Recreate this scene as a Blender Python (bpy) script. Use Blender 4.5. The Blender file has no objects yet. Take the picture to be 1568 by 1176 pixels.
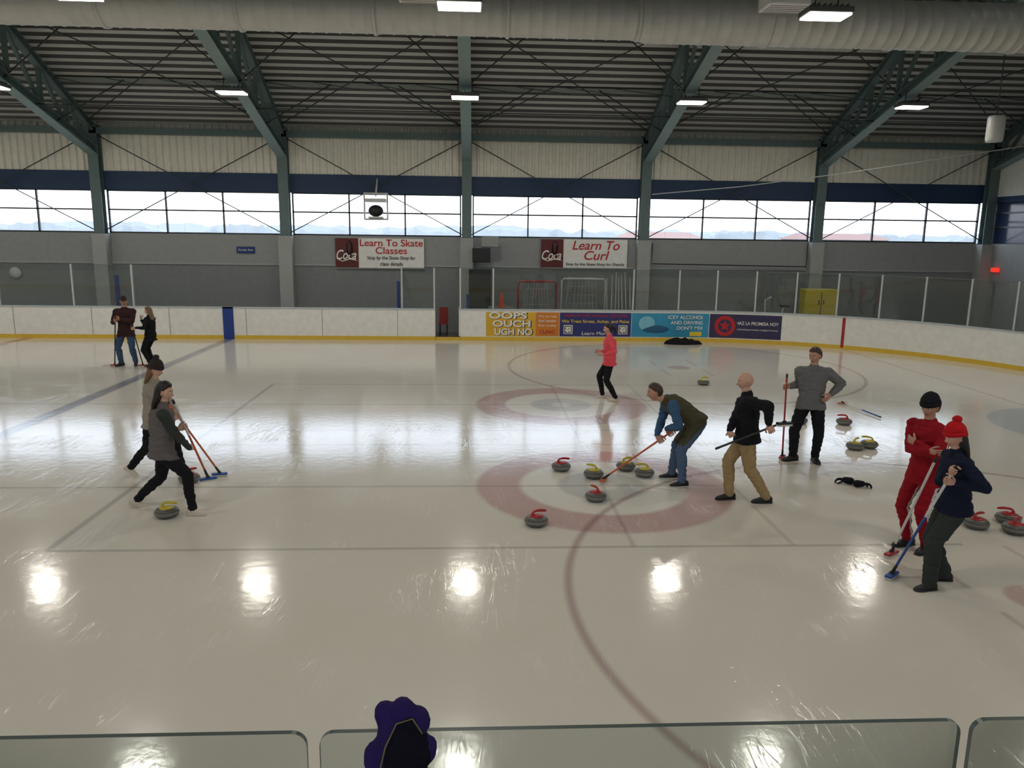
import bpy, bmesh, math, random
import numpy as np
from mathutils import Vector, Matrix, noise
random.seed(7)
V=Vector
SC=bpy.context.scene
try: SC.view_settings.view_transform='Standard'
except Exception: pass

# ------------------------------------------------------------ materials
def lin(c):
    return tuple(((x/255)/12.92 if x/255<=0.04045 else ((x/255+0.055)/1.055)**2.4) for x in c)
MC={}
def mat(name,c,rough=.6,metal=0,var=.12,nscale=6,bump=0,bscale=60,spec=.5,emit=0):
    if name in MC: return MC[name]
    m=bpy.data.materials.new(name); m.use_nodes=True; nt=m.node_tree; b=nt.nodes['Principled BSDF']
    l=lin(c); N=nt.nodes.new; L=nt.links.new
    tc=N('ShaderNodeTexCoord'); nz=N('ShaderNodeTexNoise'); nz.inputs['Scale'].default_value=nscale; nz.inputs['Detail'].default_value=4
    L(tc.outputs['Object'],nz.inputs['Vector'])
    mx=N('ShaderNodeMix'); mx.data_type='RGBA'
    mx.inputs[6].default_value=tuple(x*(1-var) for x in l)+(1,); mx.inputs[7].default_value=tuple(min(1,x*(1+var)) for x in l)+(1,)
    L(nz.outputs['Fac'],mx.inputs[0]); L(mx.outputs[2],b.inputs['Base Color'])
    b.inputs['Roughness'].default_value=rough; b.inputs['Metallic'].default_value=metal
    b.inputs['Specular IOR Level'].default_value=spec
    if bump:
        n2=N('ShaderNodeTexNoise'); n2.inputs['Scale'].default_value=bscale; n2.inputs['Detail'].default_value=3
        L(tc.outputs['Object'],n2.inputs['Vector']); bp=N('ShaderNodeBump'); bp.inputs['Strength'].default_value=bump; bp.inputs['Distance'].default_value=.01
        L(n2.outputs['Fac'],bp.inputs['Height']); L(bp.outputs['Normal'],b.inputs['Normal'])
    if emit:
        b.inputs['Emission Color'].default_value=l+(1,); b.inputs['Emission Strength'].default_value=emit
    MC[name]=m; return m
def glassmat(name,tint,refl=.06,rough=.02):
    m=bpy.data.materials.new(name); m.use_nodes=True; nt=m.node_tree; nt.nodes.clear(); N=nt.nodes.new;L=nt.links.new
    o=N('ShaderNodeOutputMaterial'); t=N('ShaderNodeBsdfTransparent'); t.inputs[0].default_value=tint+(1,)
    gl=N('ShaderNodeBsdfGlossy'); gl.inputs['Roughness'].default_value=rough
    fr=N('ShaderNodeFresnel'); fr.inputs['IOR'].default_value=1.35
    mt=N('ShaderNodeMath'); mt.operation='MULTIPLY'; mt.inputs[1].default_value=refl/.03; L(fr.outputs[0],mt.inputs[0])
    mc=N('ShaderNodeMath'); mc.operation='MINIMUM'; mc.inputs[1].default_value=.5; L(mt.outputs[0],mc.inputs[0])
    x=N('ShaderNodeMixShader'); L(mc.outputs[0],x.inputs[0]); L(t.outputs[0],x.inputs[1]); L(gl.outputs[0],x.inputs[2]); L(x.outputs[0],o.inputs[0])
    return m

# ------------------------------------------------------------ mesh builder
class MB:
    def __init__(s): s.v=[]; s.f=[]; s.m=[]; s.sm=[]; s.mats=[]
    def mi(s,m):
        if m not in s.mats: s.mats.append(m)
        return s.mats.index(m)
    def add(s,vs,fs,m,smooth=True):
        o=len(s.v); s.v+= [tuple(p) for p in vs]
        ml=isinstance(m,(list,np.ndarray))
        for i,q in enumerate(fs):
            s.f.append(tuple(o+int(k) for k in q)); s.m.append(int(m[i]) if ml else s.mi(m)); s.sm.append(smooth)
    def box(s,x0,x1,y0,y1,z0,z1,m):
        vs=[(x,y,z) for x in (x0,x1) for y in (y0,y1) for z in (z0,z1)]
        s.add(vs,[(0,1,3,2),(4,6,7,5),(0,4,5,1),(2,3,7,6),(0,2,6,4),(1,5,7,3)],m,False)
    def beam(s,a,b,w,h,m,up=V((0,0,1))):
        a=V(a);b=V(b);d=(b-a).normalized(); sd=d.cross(up)
        if sd.length<1e-4: sd=V((1,0,0))
        sd.normalize(); u=sd.cross(d)
        vs=[p+sd*i*w/2+u*j*h/2 for p in (a,b) for i in (-1,1) for j in (-1,1)]
        s.add(vs,[(0,1,3,2),(4,6,7,5),(0,4,5,1),(2,3,7,6),(0,2,6,4),(1,5,7,3)],m,False)
    def loft(s,cs,A,B,ra,rb,m,seg=14,smooth=True,power=2):
        vs=[];n=len(cs)
        for i in range(n):
            for k in range(seg):
                t=2*math.pi*k/seg; c,sn=math.cos(t),math.sin(t)
                if power!=2:
                    c=math.copysign(abs(c)**(2/power),c); sn=math.copysign(abs(sn)**(2/power),sn)
                vs.append(V(cs[i])+A[i]*ra[i]*c+B[i]*rb[i]*sn)
        fs=[]
        for i in range(n-1):
            for k in range(seg):
                k2=(k+1)%seg; fs.append((i*seg+k,i*seg+k2,(i+1)*seg+k2,(i+1)*seg+k))
        fs.append(tuple(reversed(range(seg)))); fs.append(tuple((n-1)*seg+k for k in range(seg)))
        s.add(vs,fs,m,smooth)
    def tube(s,pts,rs,m,seg=10,round_=True,up=None):
        pts=[V(p) for p in pts]
        if not hasattr(rs,'__len__'): rs=[rs]*len(pts)
        rs=list(rs)
        if round_:
            d0=(pts[0]-pts[1]).normalized(); d1=(pts[-1]-pts[-2]).normalized()
            P=[];Rr=[]
            for a in (80,50,25): P.append(pts[0]+d0*rs[0]*math.sin(math.radians(a))); Rr.append(rs[0]*math.cos(math.radians(a)))
            P+=pts; Rr+=rs
            for a in (25,50,80): P.append(pts[-1]+d1*rs[-1]*math.sin(math.radians(a))); Rr.append(rs[-1]*math.cos(math.radians(a)))
            pts,rs=P,Rr
        A=[];B=[]; prev=None
        for i in range(len(pts)):
            t=(pts[min(i+1,len(pts)-1)]-pts[max(i-1,0)]).normalized()
            if prev is None:
                ref=up if up else (V((0,0,1)) if abs(t.z)<.9 else V((1,0,0)))
                a=t.cross(ref).normalized()
            else:
                a=(prev-t*prev.dot(t)).normalized()
            prev=a; A.append(a); B.append(t.cross(a))
        s.loft(pts,A,B,rs,rs,m,seg)
    def cyl(s,a,b,r,m,seg=10): s.tube([a,b],[r,r],m,seg,False)
    def ell(s,c,r,m,M=None,nu=16,nv=10,fn=None):
        vs=[];fs=[]
        for j in range(nv+1):
            ph=math.pi*j/nv
            for i in range(nu):
                t=2*math.pi*i/nu; p=V((math.sin(ph)*math.cos(t)*r[0],math.sin(ph)*math.sin(t)*r[1],math.cos(ph)*r[2]))
                if fn: p=fn(p)
                if M: p=M@p
                vs.append(V(c)+p)
        for j in range(nv):
            for i in range(nu):
                i2=(i+1)%nu; fs.append((j*nu+i,(j+1)*nu+i,(j+1)*nu+i2,j*nu+i2))
        s.add(vs,fs,m)
    def lathe(s,c,prof,m,seg=28,smooth=True):
        vs=[];fs=[];n=len(prof)
        for (r,z) in prof:
            for k in range(seg):
                t=2*math.pi*k/seg; vs.append((c[0]+r*math.cos(t),c[1]+r*math.sin(t),c[2]+z))
        for i in range(n-1):
            for k in range(seg):
                k2=(k+1)%seg; fs.append((i*seg+k,i*seg+k2,(i+1)*seg+k2,(i+1)*seg+k))
        fs.append(tuple(reversed(range(seg)))); fs.append(tuple((n-1)*seg+k for k in range(seg)))
        s.add(vs,fs,m,smooth)
    def rbox(s,size,M,m,bev=.01,seg=2):
        bm=bmesh.new(); bmesh.ops.create_cube(bm,size=1); bmesh.ops.scale(bm,vec=size,verts=bm.verts)
        bmesh.ops.bevel(bm,geom=bm.edges[:],offset=bev,segments=seg,affect='EDGES',profile=.5)
        bm.verts.index_update(); vs=[M@v.co for v in bm.verts]; fs=[[v.index for v in f.verts] for f in bm.faces]; bm.free()
        s.add(vs,fs,m,False)
    def obj(s,name,origin=(0,0,0),parent=None):
        me=bpy.data.meshes.new(name); o=V(origin)
        me.from_pydata([tuple(V(p)-o) for p in s.v],[],s.f)
        for m in s.mats: me.materials.append(m)
        me.polygons.foreach_set('material_index',s.m); me.polygons.foreach_set('use_smooth',s.sm); me.update()
        ob=bpy.data.objects.new(name,me); bpy.context.collection.objects.link(ob); ob.location=o
        if parent: ob.parent=parent
        return ob

def text(parent,body,c,h,wid,m,rz=0,shear=0,bold=0,name='lettering'):
    cu=bpy.data.curves.new(name,'FONT'); cu.body=body; cu.align_x='CENTER'; cu.align_y='CENTER'; cu.extrude=.002; cu.shear=shear; cu.offset=bold
    ob=bpy.data.objects.new(name,cu); bpy.context.collection.objects.link(ob)
    ob.data.materials.append(m); bpy.context.view_layer.update()
    d=ob.dimensions; ob.scale=(wid/max(d.x,.01),h/max(d.y,.01),1)
    ob.location=c; ob.rotation_euler=(math.pi/2,0,rz); ob.parent=parent
    return ob

# ------------------------------------------------------------ camera
th=math.radians(10.86); ps=math.radians(2.9); ro=math.radians(0.72)
F=V((math.sin(ps)*math.cos(th),math.cos(ps)*math.cos(th),-math.sin(th)))
R0=V((math.cos(ps),-math.sin(ps),0)); U0=R0.cross(F)
R=R0*math.cos(ro)+U0*math.sin(ro); U=U0*math.cos(ro)-R0*math.sin(ro)
cd=bpy.data.cameras.new('camera'); cd.lens=27.05; cd.sensor_width=36; cd.clip_end=1000; cd.clip_start=.05
cam=bpy.data.objects.new('camera',cd); bpy.context.collection.objects.link(cam)
cam.matrix_world=Matrix(((R.x,U.x,-F.x,0),(R.y,U.y,-F.y,0),(R.z,U.z,-F.z,3.4),(0,0,0,1)))
SC.camera=cam

# ------------------------------------------------------------ world
wd=bpy.data.worlds.new('World'); SC.world=wd; wd.use_nodes=True; nt=wd.node_tree; bg=nt.nodes['Background']
tc=nt.nodes.new('ShaderNodeTexCoord'); sp=nt.nodes.new('ShaderNodeSeparateXYZ'); cr=nt.nodes.new('ShaderNodeValToRGB')
nt.links.new(tc.outputs['Generated'],sp.inputs[0]); nt.links.new(sp.outputs['Z'],cr.inputs[0])
cr.color_ramp.elements[0].position=0; cr.color_ramp.elements[0].color=(.93,.96,1,1)
cr.color_ramp.elements[1].position=.35; cr.color_ramp.elements[1].color=(.72,.84,1,1)
nt.links.new(cr.outputs[0],bg.inputs[0]); bg.inputs[1].default_value=3.8

# ------------------------------------------------------------ ice material
def icemat():
    m=bpy.data.materials.new('ice'); m.use_nodes=True; nt=m.node_tree; b=nt.nodes['Principled BSDF']; N=nt.nodes.new; L=nt.links.new
    tc=N('ShaderNodeTexCoord'); s=N('ShaderNodeSeparateXYZ'); L(tc.outputs['Object'],s.inputs[0]); X=s.outputs[0];Y=s.outputs[1]
    def M(op,a,b_=None,c_=None):
        n=N('ShaderNodeMath'); n.operation=op
        for i,x in enumerate((a,b_,c_)):
            if x is None: continue
            if isinstance(x,(int,float)): n.inputs[i].default_value=x
            else: L(x,n.inputs[i])
        return n.outputs[0]
    def sm(x,a,b_,o0,o1):
        n=N('ShaderNodeMapRange'); n.interpolation_type='SMOOTHSTEP'; L(x,n.inputs[0])
        n.inputs[1].default_value=a;n.inputs[2].default_value=b_;n.inputs[3].default_value=o0;n.inputs[4].default_value=o1; return n.outputs[0]
    def dist(cx,cy):
        dx=M('SUBTRACT',X,cx);dy=M('SUBTRACT',Y,cy); return M('SQRT',M('ADD',M('MULTIPLY',dx,dx),M('MULTIPLY',dy,dy)))
    def ring(cx,cy,r0,r1,sf=.05,d=None):
        d=d or dist(cx,cy); o=sm(d,r1-sf,r1+sf,1,0)
        return o if r0<=0 else M('MULTIPLY',o,sm(d,r0-sf,r0+sf,0,1))
    def line(ax,p,hw,sf=.03): return sm(M('ABSOLUTE',M('SUBTRACT',ax,p)),max(hw-sf,0),hw+sf,1,0)
    def rng(ax,a,b_): return M('MULTIPLY',M('GREATER_THAN',ax,a),M('LESS_THAN',ax,b_))
    nz=N('ShaderNodeTexNoise'); nz.inputs['Scale'].default_value=.35; nz.inputs['Detail'].default_value=5; L(tc.outputs['Object'],nz.inputs['Vector'])
    mx=N('ShaderNodeMix'); mx.data_type='RGBA'; mx.inputs[6].default_value=lin((222,215,200))+(1,); mx.inputs[7].default_value=lin((235,230,218))+(1,); L(nz.outputs['Fac'],mx.inputs[0])
    col=mx.outputs[2]
    def over(col,mask,c,a):
        x=N('ShaderNodeMix'); x.data_type='RGBA'; L(M('MULTIPLY',mask,a),x.inputs[0]); L(col,x.inputs[6]); x.inputs[7].default_value=lin(c)+(1,); return x.outputs[2]
    RED=(168,88,92); GR=(116,110,108)
    for cy in (10.2,15.45):
        d=dist(1.8,cy)
        col=over(col,ring(1.8,cy,0,1.76,.05,d),(240,237,228),.5)
        col=over(col,ring(1.8,cy,1.15,1.76,.06,d),RED,.52)
        col=over(col,ring(1.8,cy,.2,.62,.06,d),(120,140,150),.34)
        col=over(col,M('MULTIPLY',line(Y,cy,.02),rng(X,-40,3.7)),GR,.42)
        for dy in (-2.15,2.15): col=over(col,M('MULTIPLY',line(Y,cy+dy,.02),rng(X,-4.6,5.6)),GR,.42)
    YR=rng(Y,8.05,17.6)
    col=over(col,M('MULTIPLY',line(X,1.8,.02),YR),GR,.30)
    col=over(col,M('MULTIPLY',line(X,3.63,.02),YR),GR,.25)
    col=over(col,M('MULTIPLY',line(X,-4.6,.04),YR),GR,.40)
    for cy in (6.7,20.1):
        d=dist(5.5,cy)
        col=over(col,ring(5.5,cy,4.53,4.61,.04,d),(140,84,92),.50)
        col=over(col,ring(5.5,cy,0,.3,.04,d),(170,95,95),.45)
        for k in (-1,1):
            col=over(col,M('MULTIPLY',line(X,5.5+k*.55,.03),M('MULTIPLY',rng(Y,cy-1.3,cy+1.3),M('GREATER_THAN',M('ABSOLUTE',M('SUBTRACT',Y,cy)),.25))),(160,100,100),.3)
    for cy in (6.7,20.1): col=over(col,ring(-9.3,cy,0,.3,.04),(170,95,95),.5)
    col=over(col,line(X,11.7,.03),(165,90,90),.45)
    cre=M('MULTIPLY',ring(11.7,13.4,0,1.83,.03),M('LESS_THAN',X,11.7)); col=over(col,cre,(140,165,190),.4)
    col=over(col,line(X,-7.95,.15,.06),(80,86,118),.66)
    col=over(col,line(X,-14.3,.17,.03),(165,80,80),.6)
    def scr(rz,sc,th_,ds):
        mp=N('ShaderNodeMapping'); mp.inputs['Rotation'].default_value=(0,0,rz); mp.inputs['Scale'].default_value=(sc,sc*.12,1); L(tc.outputs['Object'],mp.inputs[0])
        n=N('ShaderNodeTexNoise'); n.inputs['Scale'].default_value=9; n.inputs['Detail'].default_value=2; n.inputs['Distortion'].default_value=ds; L(mp.outputs[0],n.inputs['Vector'])
        return sm(M('ABSOLUTE',M('SUBTRACT',n.outputs['Fac'],.5)),0,th_,1,0)
    s1=scr(1.25,.6,.012,1.2); s2=scr(-.9,.5,.010,1.3); s3=scr(1.65,.9,.010,1.0)
    pm=N('ShaderNodeTexNoise'); pm.inputs['Scale'].default_value=1.0; pm.inputs['Detail'].default_value=3; L(tc.outputs['Object'],pm.inputs['Vector']); pmk=sm(pm.outputs['Fac'],.46,.66,0,1)
    sc=M('MULTIPLY',M('MAXIMUM',M('MAXIMUM',s1,s2),s3),pmk)
    col=over(col,sc,(248,245,238),.28)
    L(col,b.inputs['Base Color'])
    b.inputs['IOR'].default_value=1.6
    rr=N('ShaderNodeMapRange'); L(nz.outputs['Fac'],rr.inputs[0]); rr.inputs[3].default_value=.09; rr.inputs[4].default_value=.14
    L(M('ADD',rr.outputs[0],M('MULTIPLY',sc,.06)),b.inputs['Roughness'])
    n2=N('ShaderNodeTexNoise'); n2.inputs['Scale'].default_value=8; n2.inputs['Detail'].default_value=4; L(tc.outputs['Object'],n2.inputs['Vector'])
    hh=M('ADD',n2.outputs['Fac'],M('MULTIPLY',sc,.4))
    bp=N('ShaderNodeBump'); bp.inputs['Strength'].default_value=.22; bp.inputs['Distance'].default_value=.005; L(hh,bp.inputs['Height']); L(bp.outputs[0],b.inputs['Normal'])
    return m
ICE=icemat()
XL=-38
def rink_path(off=0,n=18):
    r=8.5+off; P=[]
    for cx,cy,a0 in ((6.8,10.0,-90),(6.8,16.8,0),(XL+8.5,16.8,90),(XL+8.5,10.0,180)):
        for i in range(n+1):
            a=math.radians(a0+90*i/n); P.append((cx+r*math.cos(a),cy+r*math.sin(a)))
    return P
mb=MB(); P=rink_path(.05); mb.add([(x,y,0) for x,y in P],[tuple(range(len(P)))],ICE,False); mb.obj('ice_rink')
mb=MB(); rub=mat('rubber_floor',(110,110,107),.8,bump=.1)
mb.box(-42,19.1,-3.2,28.2,-.3,-.03,rub)
mb.obj('floor')

# ------------------------------------------------------------ walls
COLX=[-.26+6.28*k for k in range(-6,4)]
grey=mat('block_wall_paint',(156,159,158),.75,bump=.08,bscale=12)
greyd=mat('lower_wall_paint',(134,137,137),.75,bump=.08,bscale=12)
navy=mat('navy_panel',(30,58,92),.55)
cream=mat('cream_metal_siding',(240,238,226),.5)
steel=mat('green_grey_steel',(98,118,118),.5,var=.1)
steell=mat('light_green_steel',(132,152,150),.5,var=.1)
pil=mat('pilaster_paint',(168,171,168),.7)
dark=mat('dark_frame',(32,36,42),.5)
WX0,WX1=-38.2,18.75
mb=MB()
mb.box(WX0,WX1,27.8,28.1,-.03,2.33,greyd); mb.box(WX0,WX1,27.8,28.1,2.33,3.35,grey)
mb.box(WX0,WX1,27.75,27.8,2.30,2.36,pil)
mb.box(WX0,WX1,27.8,28.1,4.8,5.43,navy)
vs=[];fs=[];x=WX0;prof=[]
while x<WX1:
    prof+=[(x,27.86),(x+.12,27.86),(x+.15,27.78),(x+.21,27.78),(x+.24,27.86)]; x+=.24
for (px,py) in prof: vs+=[(px,py,5.43),(px,py,7.0)]
for i in range(len(prof)-1): fs.append((2*i,2*i+2,2*i+3,2*i+1))
mb.add(vs,fs,cream,False); mb.box(WX0,WX1,27.95,28.1,5.43,7.0,cream)
mb.obj('wall_back')
wp=mat('window_pane_frame',(40,46,52),.4)
pane=glassmat('window_glass',(.96,.98,1),.04)
wi=0
for yy0,yy1 in ((27.84,27.92),(-3.12,-3.04)):  # second band, behind the camera, is unseen and added for daylight fill
    for i in range(len(COLX)-1):
        wi+=1; a,b=COLX[i]+.2,COLX[i+1]-.2; mb=MB()
        for z in (3.35,4.12,4.76): mb.box(a,b,yy0,yy1,z,z+.05,wp)
        for k in range(4):
            x=a+(b-a-.05)*k/3; mb.box(x,x+.05,yy0,yy1,3.35,4.8,wp)
        ym=yy0+.06; mb.add([(a,ym,3.36),(b,ym,3.36),(b,ym,4.8),(a,ym,4.8)],[(0,1,2,3)],pane,False)
        mb.obj('window_%d'%wi)
mb=MB(); mb.box(18.75,19.05,-3,28.1,-.03,3.35,grey)
mb.box(18.75,19.05,-3,28.1,5.0,13.0,cream); mb.box(18.75,19.05,-3,28.1,4.8,5.0,navy)
for y in range(-3,29,4): mb.box(18.72,19.05,y,y+.35,3.35,4.8,navy)
mb.obj('wall_right')
mb=MB(); mb.box(18.85,18.9,-3,28,3.35,4.8,mat('dark_blue_glass',(48,62,92),.15)); 
for z in (3.9,4.4): mb.box(18.8,18.86,-3,28,z,z+.06,wp)
mb.obj('window_30')
mb=MB(); mb.box(WX0-.3,WX0,-3,28.1,-.03,13,grey); mb.obj('wall_left')
mb=MB(); lw=mat('lobby_wall',(205,203,196),.7); mb.box(WX0,18.75,-3.3,-3,-.03,3.35,lw); mb.box(WX0,18.75,-3.3,-3,4.8,7.0,lw)  # gap left for the added window band that lets in fill light
for x in COLX: mb.box(x-.2,x+.2,-3.3,-3,3.35,4.8,lw)
mb.obj('wall_front')

SL=.48; YR=12.45
def roofz(y): return 7.0+SL*(27.8-y) if y>=YR else 7.0+SL*(y+2.9)
deck=mat('roof_deck_metal',(196,197,194),.6,var=.06); deckd=mat('roof_deck_painted_shade',(104,105,104),.8,var=.06)  # recessed faces get a darker colour: shade between the ribs painted in
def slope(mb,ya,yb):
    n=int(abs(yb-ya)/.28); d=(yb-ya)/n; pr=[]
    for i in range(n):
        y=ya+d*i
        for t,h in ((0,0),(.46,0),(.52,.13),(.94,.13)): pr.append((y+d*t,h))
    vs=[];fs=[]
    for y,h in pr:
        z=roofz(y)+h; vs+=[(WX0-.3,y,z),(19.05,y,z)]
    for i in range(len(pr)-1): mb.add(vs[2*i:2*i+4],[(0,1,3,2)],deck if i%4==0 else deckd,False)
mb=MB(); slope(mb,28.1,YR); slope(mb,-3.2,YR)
for (a,b) in ((28.1,YR),(-3.2,YR)):
    za,zb=roofz(a)+.2,roofz(b)+.2
    mb.add([(WX0-.3,a,za),(19.05,a,za),(19.05,b,zb),(WX0-.3,b,zb)],[(0,1,2,3)],deck,False)
mb.obj('ceiling')

def bot(y):
    yy=y if y>=YR else 2*YR-y
    return 5.95+.29*(27.55-yy)
for i,x in enumerate(COLX):
    mb=MB()
    mb.box(x-.17,x+.17,27.50,27.53,3.3,6.9,steel); mb.box(x-.17,x+.17,27.76,27.79,3.3,6.9,steel); mb.box(x-.02,x+.02,27.53,27.76,3.3,6.9,steel)
    mb.box(x-.23,x+.23,27.4,27.8,-.03,3.32,pil)
    for sgn in (1,-1):
        yy=lambda t: t if sgn>0 else 2*YR-t
        def pt(t,z): return (x,yy(t),z)
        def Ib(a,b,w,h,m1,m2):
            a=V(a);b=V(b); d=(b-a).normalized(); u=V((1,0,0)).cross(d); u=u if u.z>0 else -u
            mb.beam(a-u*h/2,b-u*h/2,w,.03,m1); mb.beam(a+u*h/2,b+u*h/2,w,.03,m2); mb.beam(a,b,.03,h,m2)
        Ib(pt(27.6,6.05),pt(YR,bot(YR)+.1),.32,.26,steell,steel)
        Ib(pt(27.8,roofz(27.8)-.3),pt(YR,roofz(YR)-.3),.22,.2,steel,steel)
        ys=[27.2,26.0,24.6,23.0,21.2,19.2,17.0,14.8,12.6]
        for j in range(len(ys)-1):
            a=pt(ys[j],bot(ys[j])+.2); b=pt(ys[j+1],roofz(ys[j+1])-.35); c=pt(ys[j],roofz(ys[j])-.35)
            mb.beam(a,c,.10,.12,steel,V((1,0,0))); mb.beam(a,b,.08,.10,steel,V((1,0,0)))
    mb.box(x-.17,x+.17,-2.95,-2.6,-.03,6.9,steel)
    mb.obj('roof_truss')
mb=MB()
for y in (25.6,23.2,20.8,18.4,16.0,13.6,11.2,8.8,6.4,4.0,1.6,-.8):
    z=roofz(y)-.1; mb.box(WX0,18.75,y-.03,y+.03,z-.06,z+.08,mat('purlin_steel',(160,166,162),.5))
mb.box(WX0,18.75,27.5,27.75,6.62,6.82,steel); mb.obj('roof_purlins')
mb=MB(); rod=mat('brace_rod',(58,66,66),.5)
for i in range(len(COLX)-1):
    a,b=COLX[i],COLX[i+1]
    mb.cyl((a+.1,27.6,6.6),(b-.1,27.6,3.4),.018,rod,6); mb.cyl((b-.1,27.6,6.6),(a+.1,27.6,3.4),.018,rod,6)
    for y0,y1 in ((27.2,22.3),(22.3,17.5)):
        mb.cyl((a,y0,roofz(y0)-.35),(b,y1,roofz(y1)-.35),.018,rod,6); mb.cyl((b,y0,roofz(y0)-.35),(a,y1,roofz(y1)-.35),.018,rod,6)
    for y in (25.4,22.8,20.2):
        for s_,q in ((a,1),(b,-1)):
            mb.cyl((s_,y,bot(y)+.15),(s_+q*2.1,y,roofz(y)-.2),.02,rod,6)
    for y in (25.4,22.8):
        for k in range(4):
            xx=a+(b-a)*k/4; mb.cyl((xx,y,roofz(y)-.15),(xx+(b-a)/4,y-1.2,roofz(y)-.55),.012,rod,6)
    mb.cyl((a,24.2,bot(24.2)+.1),(b,24.2,bot(24.2)+.1),.018,rod,6)
mb.obj('brace_rods')

# ------------------------------------------------------------ duct
duct=mat('galvanized_duct',(202,202,196),.45,.3,var=.14,nscale=3,bump=.15,bscale=8)
mb=MB(); pts=[];rs=[]; x=-38; zc=7.62
while x<18.6:
    r=.40 if x<3.2 else .45
    for dx,dr in ((0,0),(.015,.010),(.04,.010),(.055,0)): pts.append((x+dx,16,zc)); rs.append(r+dr)
    x+=.26
mb.tube(pts,rs,duct,32,False)
for x in [-30+2.55*k for k in range(19)]:
    r=.40 if x<3.2 else .45
    mb.tube([(x,16,zc),(x+.07,16,zc)],[r+.032]*2,duct,32,False)
for x in COLX: mb.box(x-.03,x+.03,15.98,16.02,zc+.4,roofz(16)-.3,rod)
mb.obj('ventilation_duct')
for x in (-1.0,5.7):
    mb=MB(); mb.rbox((.78,.6,.28),Matrix.Translation((x+0.0,15.0,7.72)),mat('grille_white',(225,225,222),.5),.03)
    for k in range(5): mb.box(x-.34,x+.34,14.76+.11*k,14.78+.11*k,7.57,7.59,mat('grille_slot',(150,150,150),.6))
    mb.cyl((x-.3,15,7.8),(x-.3,15.0,roofz(15)-.1),.012,rod,6); mb.cyl((x+.3,15,7.8),(x+.3,15.0,roofz(15)-.1),.012,rod,6)
    mb.obj('ceiling_heater')

# ------------------------------------------------------------ lamps
lampm=mat('lamp_lens',(255,246,230),.4,emit=6); house=mat('lamp_housing',(90,94,94),.5)
def lamp(x,y,z):
    mb=MB()
    mb.rbox((.78,.50,.10),Matrix.Translation((x,y,z+.07)),house,.02)
    mb.box(x-.36,x+.36,y-.22,y+.22,z-.012,z+.022,lampm)
    for k in range(7): mb.box(x-.3+.1*k-.01,x-.3+.1*k+.01,y-.2,y+.2,z+.12,z+.17,house)
    zt=bot(y)
    if zt>z+.2:
        mb.cyl((x-.2,y,z+.1),(x-.2,y,zt+.05),.012,rod,6); mb.cyl((x+.2,y,z+.1),(x+.2,y,zt+.05),.012,rod,6)
    ob=mb.obj('ceiling_lamp',(x,y,z))
    ld=bpy.data.lights.new('lamp_light','AREA'); ld.shape='RECTANGLE'; ld.size=.68; ld.size_y=.42; ld.energy=LE; ld.color=(1,.94,.84)
    lo=bpy.data.objects.new('lamp_light',ld); bpy.context.collection.objects.link(lo); lo.location=(0,0,-.02); lo.parent=ob
LE=66
for x in COLX[1:-1]+[COLX[0]]:
    for y,z in ((22.2,7.1),(13.9,7.17),(5.6,7.17)): lamp(x,y,z)

# ------------------------------------------------------------ boards
white=mat('board_white',(240,239,232),.35); yel=mat('kick_plate_yellow',(222,186,62),.4); rail=mat('board_cap_rail',(190,196,198),.4)
def strip(mb,P,z0,z1,o0,o1,m):
    n=len(P);nr=[]
    for i in range(n):
        a=V(P[max(i-1,0)]).to_2d();b=V(P[min(i+1,n-1)]).to_2d(); d=(b-a).normalized(); nr.append((d.y,-d.x))
    vs=[];fs=[]
    for i in range(n):
        for o,z in ((o0,z0),(o1,z0),(o1,z1),(o0,z1)): vs.append((P[i][0]+nr[i][0]*o,P[i][1]+nr[i][1]*o,z))
    for i in range(n-1):
        for k in range(4): fs.append((4*i+k,4*i+(k+1)%4,4*i+4+(k+1)%4,4*i+4+k))
    fs.append((0,1,2,3)); fs.append((4*n-4,4*n-1,4*n-2,4*n-3))
    mb.add(vs,fs,m,False)
full=rink_path(0)
A=full[:38]+[(-.45,25.3)]; B=[(-1.27,25.3)]+full[38:]+[full[0]]
mb=MB()
for Q in (A,B):
    strip(mb,Q,.13,1.0,0,.1,white); strip(mb,Q,-.03,.13,-.012,.1,yel); strip(mb,Q,1.0,1.045,-.015,.14,rail)
bl=mat('board_seam',(150,150,146),.5)
for k in range(12):
    x=-2.5-2.44*k; mb.box(x-.008,x+.008,25.292,25.31,.13,1.0,bl)
mb.box(-8.12,-7.78,25.285,25.31,0,1.05,mat('blue_line_paint',(24,60,140),.4))
a=math.asin((11.7-6.8)/8.5); Mx=Matrix.Translation((11.7,16.8+8.5*math.cos(a),.55))@Matrix.Rotation(-a,4,'Z')
mb.rbox((.09,.03,1.0),Mx,mat('red_line_paint',(170,40,40),.4),.004)
mb.obj('dasher_boards')
mb=MB(); mb.box(-.50,-.42,25.43,26.15,.12,1.0,white); mb.box(-.52,-.40,25.43,26.15,1.0,1.04,rail)
mb.box(-1.26,-.46,25.3,25.42,-.03,.1,yel); mb.obj('door_1')
mb=MB(); red=mat('bench_red',(140,40,36),.5); mb.box(-1.2,-.9,26.2,26.9,.42,.47,red); mb.box(-1.2,-.9,26.85,26.9,.47,.95,red)
for xx in (-1.18,-.94):
    for yy in (26.22,26.86): mb.box(xx,xx+.03,yy,yy+.03,-.03,.42,dark)
mb.obj('red_chair')

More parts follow.
